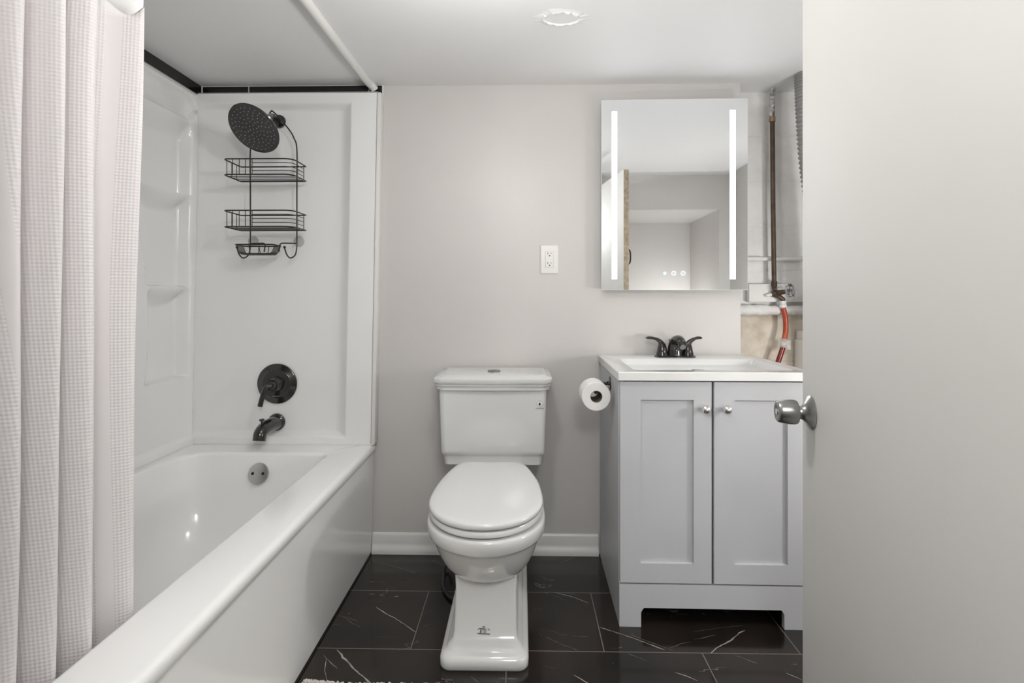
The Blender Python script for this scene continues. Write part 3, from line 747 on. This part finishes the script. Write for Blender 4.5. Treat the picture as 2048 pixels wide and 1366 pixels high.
# arched bottom rail with feet
a0, a1, zt = VX0+.070, VX1-.076, .062
pts = [(VX0, 0), (a0, 0), (a0, zt-.014), (a0+.006, zt-.004), (a0+.010, zt), (a1-.010, zt), (a1-.006, zt-.004), (a1, zt-.014), (a1, 0), (VX1, 0), (VX1, .138), (VX0, .138)]
def prism(pts, y0, y1):
    n_ = len(pts); v = [(x, y0, z) for x, z in pts]+[(x, y1, z) for x, z in pts]
    return v, [tuple(range(n_)), tuple(range(2*n_-1, n_-1, -1))]+[(i, (i+1) % n_, n_+(i+1) % n_, n_+i) for i in range(n_)]
mb = MB(); mb.add(*prism(pts, VYF, VYF+.018), VAN); mb.build('bottom_rail', VA, smooth=False, bevel=0)
def door(x0, x1, z0, z1, px0, px1, pz0, pz1, kx, kz):
    y = VYF-.001; mb = MB()
    o_ = [xz(x0, x1, z0, z1, y+.017, .001, 1), xz(x0, x1, z0, z1, y+.0015, .001, 1), xz(x0+.0015, x1-.0015, z0+.0015, z1-.0015, y, .001, 1),
          xz(px0, px1, pz0, pz1, y, .001, 1), xz(px0+.0015, px1-.0015, pz0+.0015, pz1-.0015, y+.010, .001, 1)]
    mb.add(*loft(o_), VAN); dr = mb.build('door', VA, angle=20)
    mb = MB(); mb.add(*lathe([(.006, 0), (.006, .010), (.0075, .014), (.0135, .018), (.0148, .021), (.0142, .024), (.0120, .0275), (.008, .0300), (.004, .0310), (0, .0313)], (kx, y, kz), (0, -1, 0), 32), CHROME)
    mb.build('knob', dr)
door(VX0+.002, .6185, .1425, .796, .390, .561, .207, .737, .5935, .711)
door(.6255, VX1-.002, .1425, .796, .691, .860, .207, .737, .6615, .711)
VA.rotation_euler.z = math.radians(-.7)

# sink top with a recessed rectangular basin
ST = thing('sink_top', (.316, D, VH), 'white sink top with a shallow rectangular basin on the grey vanity', 'sink top')
tx0, tx1, ty0, ty1, tz = .3165, .948, 1.698, 2.186, .829
mb = MB()
rs = [rrect(tx0, tx1, ty0, ty1, .003, VH+.0005, 4), rrect(tx0, tx1, ty0, ty1, .003, tz-.003, 4), rrect(tx0+.003, tx1-.003, ty0+.003, ty1-.001, .003, tz, 4),
      rrect(.375, .905, 1.745, 2.062, .022, tz, 4), rrect(.379, .901, 1.749, 2.058, .022, tz-.003, 4), rrect(.392, .888, 1.765, 2.045, .03, tz-.022, 4), rrect(.47, .81, 1.83, 1.99, .05, VH+.0015, 4), rrect(.60, .68, 1.90, 1.93, .01, VH+.001, 4)]
mb.add(*loft(rs), TOP); mb.build('basin_top', ST, angle=35)
mb = MB(); mb.add(*lathe([(.022, 0), (.022, .003), (.014, .004), (0, .003)], (.64, 1.915, VH+.002), (0, 0, 1), 28), BRONZE); mb.build('drain', ST)
ST.rotation_euler.z = math.radians(-.7)

# faucet
FA = thing('faucet', (.612, 2.115, .829), 'dark bronze two handle faucet with lever handles at the back of the sink', 'faucet')
fy, fz = 2.115, .826
mb = MB(); mb.add(*loft([rrect(.530, .694, fy-.030, fy+.028, .028, fz, 6), rrect(.530, .694, fy-.030, fy+.028, .028, fz+.006, 6), rrect(.537, .687, fy-.024, fy+.022, .022, fz+.011, 6)]), BRONZE)
mb.build('base_plate', FA)
mb = MB(); path = bez([(.612, fy, fz+.004), (.612, fy-.002, fz+.040), (.612, fy-.016, fz+.066), (.612, fy-.048, fz+.078), (.612, fy-.085, fz+.070), (.612, fy-.102, fz+.055)], 30)
nn = len(path); rings = []
for i, p in enumerate(path):
    t = i/(nn-1); tan = (path[min(i+1, nn-1)]-path[max(i-1, 0)]).normalized(); a = Vector((1, 0, 0)); b = tan.cross(a)
    rx = pl(t, [0, .25, .45, .8, 1], [.031, .028, .025, .0175, .0155]); rb = pl(t, [0, .25, .45, .8, 1], [.027, .022, .018, .013, .012])
    rings.append([tuple(p+a*rx*math.cos(2*PI*k/20)+b*rb*math.sin(2*PI*k/20)) for k in range(20)])
mb.add(*loft(rings), BRONZE); sb = mb.build('spout', FA)
mb = MB(); pe = path[-1]; tn = (path[-1]-path[-2]).normalized(); mb.add(*lathe([(.0115, -.002), (.0115, .006), (.009, .0065), (0, .004)], pe, tn, 20), CHROME2); mb.build('aerator', sb)
mb = MB()
for k in range(7): mb.add(*boxv(.604+k*.0022, .6055+k*.0022, fy-.0292, fy-.0265, fz+.013, fz+.0145), GREYL)
mb.build('brand_mark', sb)
for s_, x in ((-1, .561), (1, .663)):
    mb = MB()
    mb.add(*lathe([(.0265, .0), (.0255, .004), (.0215, .020), (.0210, .022), (.0205, .022), (.0200, .026), (.0165, .044), (.0120, .056)], (x, fy, fz+.002), (0, 0, 1), 28), BRONZE)
    Lh = .069 if s_ < 0 else .056
    lev = bez([(x+s_*.000, fy, fz+.050), (x+s_*.008, fy-.001, fz+.064), (x+s_*.022, fy-.003, fz+.074), (x+s_*Lh*.65, fy-.006, fz+.080), (x+s_*Lh, fy-.008, fz+.080)], 24)
    nn = len(lev); rings = []
    for i, p in enumerate(lev):
        t = i/(nn-1); tan = (lev[min(i+1, nn-1)]-lev[max(i-1, 0)]).normalized(); a = Vector((0, 1, 0)); b = tan.cross(a)
        rw = pl(t, [0, .3, .6, .85, .96, 1], [.014, .011, .010, .0115, .008, .002]); rh = pl(t, [0, .3, .6, .9, 1], [.014, .0090, .0060, .0060, .001])
        rings.append([tuple(p+a*rw*math.cos(2*PI*k/14)+b*rh*math.sin(2*PI*k/14)) for k in range(14)])
    mb.add(*loft(rings), BRONZE); mb.build('handle', FA)
mb = MB(); mb.add(*tube([(.598, fy+.020, fz+.008), (.598, fy+.020, fz+.066)], .002, 8), BRONZE); mb.add(*ball((.598, fy+.020, fz+.068), .005), BRONZE); mb.build('lift_rod', FA)

# toilet paper and its holder
TH_ = thing('toilet_paper_holder', (.3225, 1.910, .757), 'black toilet paper holder mounted on the left side of the vanity', 'paper holder')
mb = MB(); pc = Vector((.3225, 1.910, .757)); mb.add(*lathe([(.0255, 0), (.0255, .005), (.023, .008), (.010, .009), (0, .009)], pc, (-1, 0, 0), 32), BRONZE); mb.build('mounting_plate', TH_)
mb = MB(); mb.add(*tube(arc_path([(.318, 1.910, .757), (.254, 1.910, .757), (.254, 1.910, .7425)], .010, 6), .0070, 12), BRONZE)
mb.add(*tube(arc_path([(.254, 1.909, .757), (.254, 1.909, .7425), (.254, 1.900, .7425), (.254, 1.812, .7425)], .006, 6), .0065, 12), BRONZE); mb.build('arm', TH_)
mb = MB(); rc_ = Vector((.254, 1.800, .729)); R_, r_ = .0490, .0205
prf = [(r_, 0), (R_-.002, 0), (R_, .002), (R_, .098), (R_-.002, .100), (r_, .100)]
n = 56; rings = []
for (r0_, h0) in prf: rings.append([(rc_.x+r0_*math.cos(2*PI*k/n), rc_.y+h0, rc_.z+r0_*math.sin(2*PI*k/n)) for k in range(n)])
mb.add(*loft(rings, loop=True), PAPER)
TP = thing('toilet_paper', (.254, 1.85, .729), 'roll of white toilet paper on the black holder beside the vanity', 'toilet paper')
mb.build('paper_roll', TP)
mb = MB(); rings = []
for (r0_, h0) in ((r_-.0002, .001), (r_-.0002, .099), (r_-.0016, .099), (r_-.0016, .001)): rings.append([(rc_.x+r0_*math.cos(2*PI*k/n), rc_.y+h0, rc_.z+r0_*math.sin(2*PI*k/n)) for k in range(n)])
mb.add(*loft(rings, loop=True), mat('cardboard', (.16, .13, .10), .9)); mb.build('cardboard_core', TP)

# ------------------------------------------------------------------ pipes in the recess
PB = 2.290
PT = thing('brown_pipe', (1.063, 2.245, 1.09), 'thin brown copper pipe running vertically from the ceiling to a valve', 'pipe')
mb = MB(); mb.add(*tube([(1.060, 2.245, 1.835), (1.063, 2.245, 1.45), (1.068, 2.245, 1.10)], .0095, 16), COPPER); mb.build('pipe_run', PT)
mb = MB(); mb.add(*tube([(1.058, 2.245, 1.828), (1.059, 2.245, 1.90), (1.063, 2.246, 1.955)], .0105, 16), PIPESPOT); mb.build('painted_pipe_top', PT)
mb = MB(); mb.add(*lathe([(.0098, -.012), (.0125, -.011), (.0135, -.004), (.0125, .003), (.0125, .010), (.0098, .011)], (1.060, 2.245, 1.822), (0, 0, 1), 20), BRASS); mb.build('coupling', PT)
mb = MB(); mb.add(*lathe([(.0098, -.012), (.012, -.012), (.012, .010), (.0098, .012)], (1.0675, 2.245, 1.125), (0, 0, 1), 20), COPPER); mb.build('lower_coupling', PT)

VL = thing('shutoff_valve', (1.085, 2.225, 1.08), 'old bronze shutoff valve with a ribbed round handwheel, black and white', 'valve')
mb = MB(); mb.add(*ball((1.070, 2.240, 1.083), .017, 16, 10), COPPER); mb.add(*tube([(1.070, 2.240, 1.083), (1.083, 2.215, 1.088), (1.096, 2.190, 1.092)], [.013, .011, .007], 14), COPPER)
mb.add(*tube([(1.072, 2.240, 1.082), (1.100, 2.235, 1.058), (1.100, 2.235, 1.050)], .010, 14), COPPER); mb.build('valve_body', VL)
hwx = Vector((1.102, 2.178, 1.094)); ha = Vector((.40, -.85, .12)).normalized(); up_ = (Vector((0, 0, 1))-ha*ha.z).normalized(); sd = ha.cross(up_)
mb = MB(); mb.add(*tube([tuple(hwx+(up_*math.cos(a*PI/32)+sd*math.sin(a*PI/32))*(.0255+.0022*math.cos(a*PI/32*8))) for a in range(64)], .0042, 8, closed=True), WHEEL)
for k in range(5):
    a = 2*PI*k/5; mb.add(*tube([tuple(hwx), tuple(hwx+(up_*math.cos(a)+sd*math.sin(a))*.025)], .0035, 8), WHEEL)
mb.add(*lathe([(.009, -.006), (.010, .003), (.006, .006), (0, .007)], hwx, ha, 18), WHEEL); mb.build('handwheel', VL)
mb = MB(); mb.add(*lathe([(.013, 0), (.014, -.006), (.011, -.012), (.015, -.016), (.015, -.026), (.010, -.030), (.0085, -.036)], (1.100, 2.235, 1.052), (0, 0, 1), 8), PIPEW); mb.build('union_fitting', VL)
mb = MB(); mb.add(*tube([(1.035, 2.244, 1.074), (1.058, 2.242, 1.080)], .0065, 12), PIPEW); mb.build('side_stub', VL)

RH = thing('red_hose', (1.09, 2.23, .80), 'red plastic water hose curving down from the shutoff valve behind the sink', 'hose')
up_path = bez([(1.100, 2.235, 1.022), (1.108, 2.232, .985), (1.108, 2.228, .93), (1.098, 2.222, .885)], 20)
mb = MB(); mb.add(*tube(up_path, .0105, 14), REDH); mb.build('upper_hose', RH)
mb = MB(); mb.add(*tube(bez([(1.094, 2.220, .862), (1.078, 2.216, .82), (1.064, 2.214, .78), (1.050, 2.212, .72)], 16), .0105, 14), REDD); mb.build('lower_hose', RH)
mb = MB(); mb.add(*tube([(1.099, 2.223, .893), (1.092, 2.219, .856)], .0135, 14), CLEAR); mb.add(*boxv(1.100, 1.124, 2.216, 2.220, .848, .888), CLEAR); mb.build('clip', RH, bevel=.001)

mb = MB(); mb.add(*tube([(.906, 2.275, 1.232), (1.03, 2.275, 1.232)], .0105, 12), PIPEW); mb.add(*tube([(1.03, 2.275, 1.232), (1.44, 2.275, 1.230)], .0085, 12), PIPEW)
tag(mb.build('thin_white_pipe'), 'thin white painted pipe running level across the block wall', 'pipe')
tag(box('white_board', (.968, 1.44, 2.258, 2.288, 1.047, 1.124), PIPEW, bevel=.003), 'white painted wooden board fixed to the block wall behind the valve', 'board')
mb = MB(); path = [(.906+.53*k/80, 2.262, 1.012) for k in range(81)]
mb.add(*tube(path, [.0235+(.0015*math.sin(k*.9)+.001*random.random() if k < 22 else .0003*math.sin(k)) - (.0035 if k >= 22 else 0) for k in range(81)], 18), WRAP)
tag(mb.build('thick_white_pipe'), 'thick white wrapped pipe running level below the wooden board', 'pipe')
mb = MB(); dpth = bez([(1.132, 2.10, 1.951), (1.134, 2.10, 1.86), (1.140, 2.10, 1.74), (1.150, 2.10, 1.60), (1.168, 2.10, 1.45), (1.19, 2.10, 1.20), (1.22, 2.11, .9), (1.24, 2.11, .5), (1.25, 2.11, .055)], 400)
mb.add(*tube(dpth, [.047+.0028*(math.sin(k*.95)) for k in range(len(dpth))], 26), DUCT)
tag(mb.build('flexible_duct'), 'grey ribbed flexible duct hanging from the ceiling beside the door edge', 'duct')
mb = MB(); mb.add(*boxv(1.172, 1.33, 2.19, 2.285, .0, .888), PIPEW); mb.add(*boxv(1.180, 1.33, 2.20, 2.285, .888, .925), PIPEW)
tag(mb.build('white_pipe_box', bevel=.002), 'narrow white boxed cover standing behind the sink beside the door edge', 'box')

# ------------------------------------------------------------------ door
DE = Vector((.5755, 1.090, 0)); dd = Vector((-.18, -.984, 0)).normalized(); dn = Vector((-dd.y, dd.x, 0))   # dn points into the far side
if dn.x > 0: dn = -dn
DR = thing('door_1', (DE.x, DE.y, .012), 'plain white slab door standing open on the right', 'door', kind='structure')
def dpt(a, b, z): p = DE+dd*a-dn*b; return (p.x, p.y, z)
def dbox(a0, a1, b0, b1, z0, z1, m, name, bevel=0, par=DR):
    mb = MB(); v = [dpt(a, b, z) for z in (z0, z1) for b in (b0, b1) for a in (a0, a1)]
    mb.add(v, [(0, 2, 3, 1), (4, 5, 7, 6), (0, 1, 5, 4), (2, 6, 7, 3), (0, 4, 6, 2), (1, 3, 7, 5)], m); return mb.build(name, par, bevel=bevel)
dbox(.0015, .70, 0, .034, .012, 1.835, DOORP, 'door_slab', .0015)
dbox(0, .0016, .0015, .0325, .013, 1.834, PLY, 'door_edge')
kc = Vector(dpt(.050, 0, .846))
mb = MB(); mb.add(*lathe([(.0335, 0), (.0335, .002), (.030, .005), (.020, .010), (.014, .016), (.0125, .022), (.0125, .024), (.011, .026)], kc, dn, 40), CHROME2); rs_ = mb.build('door_rose', DR)
mb = MB(); mb.add(*lathe([(.011, .023), (.017, .0235), (.0225, .026), (.0240, .031), (.0240, .040), (.0220, .055), (.0205, .061), (.0185, .0625), (.012, .0625), (.010, .061), (0, .061)], kc, dn, 40), CHROME2); kb = mb.build('door_knob', DR)
mb = MB(); mb.add(*lathe([(.006, .0610), (.006, .0632), (0, .0632)], kc, dn, 16), CHROME); mb.build('lock_button', kb)
mb = MB(); hx = [dpt(.035, .034, 1.26), dpt(.035, .052, 1.275), dpt(.035, .056, 1.31), dpt(.035, .052, 1.345), dpt(.035, .034, 1.36)]
mb.add(*tube(bez(hx, 20), .005, 10), BLACKW); mb.build('pull_handle', DR)

# ------------------------------------------------------------------ ceiling lamp, added wall fixtures (all outside the frame) and bath mat
def lamp(x, y, r, label):
    L = thing('ceiling_light', (x, y, CZ), label, 'ceiling light')
    mb = MB(); mb.add(*lathe([(r+.02, 0), (r+.02, -.02), (r, -.025), (0, -.025)], (x, y, CZ), (0, 0, 1), 40), TRIMW); mb.build('base_ring', L)
    mb = MB(); mb.add(*lathe([(r, -.0252), (r*.95, -.040), (r*.7, -.052), (0, -.056)], (x, y, CZ), (0, 0, 1), 40), LAMPG); mb.build('lamp_glass', L)
lamp(-.10, 1.12, .07, 'round white ceiling light over the middle of the bathroom')
WL = thing('added_wall_lamp', (1.45, 1.25, .95), 'back plate added on the right wall for the unseen side light', 'wall light')
mb = MB(); mb.add(*lathe([(.05, 0), (.05, .012), (.02, .018), (.015, .03)], (1.45, 1.25, .95), (-1, 0, 0), 24), CHROME); mb.build('back_plate', WL)
AL = thing('added_wall_lamp', (1.37, .05, .78), 'back plate added inside the alcove for its unseen fill light', 'wall light')
mb = MB(); mb.add(*lathe([(.05, 0), (.05, .012), (.02, .018), (.015, .03)], (1.37, .05, .78), (-1, 0, 0), 24), CHROME); mb.build('back_plate', AL)
mb = MB()
mb.add(*loft([rrect(-.610, -.10, .92, 1.425, .03, .001, 5), rrect(-.612, -.098, .918, 1.427, .03, .010, 5), rrect(-.60, -.11, .93, 1.418, .03, .014, 5)]), MATW)
for i in range(900):
    t = random.random(); e = random.choice((0, 0, 0, 1))
    if e == 0: x = random.uniform(-.605, -.10); y = 1.426+random.uniform(-.006, .008)+.010*sstep(-.48, -.60, x)
    else: x = random.uniform(-.60, -.11); y = random.uniform(.93, 1.42)
    r = random.uniform(.0022, .0042); mb.add(*ball((x, y, .008+random.uniform(0, .004)), r, 6, 4), MATW)
tag(mb.build('bath_mat'), 'off-white tufted bath mat whose edge shows beside the tub', 'bath mat')
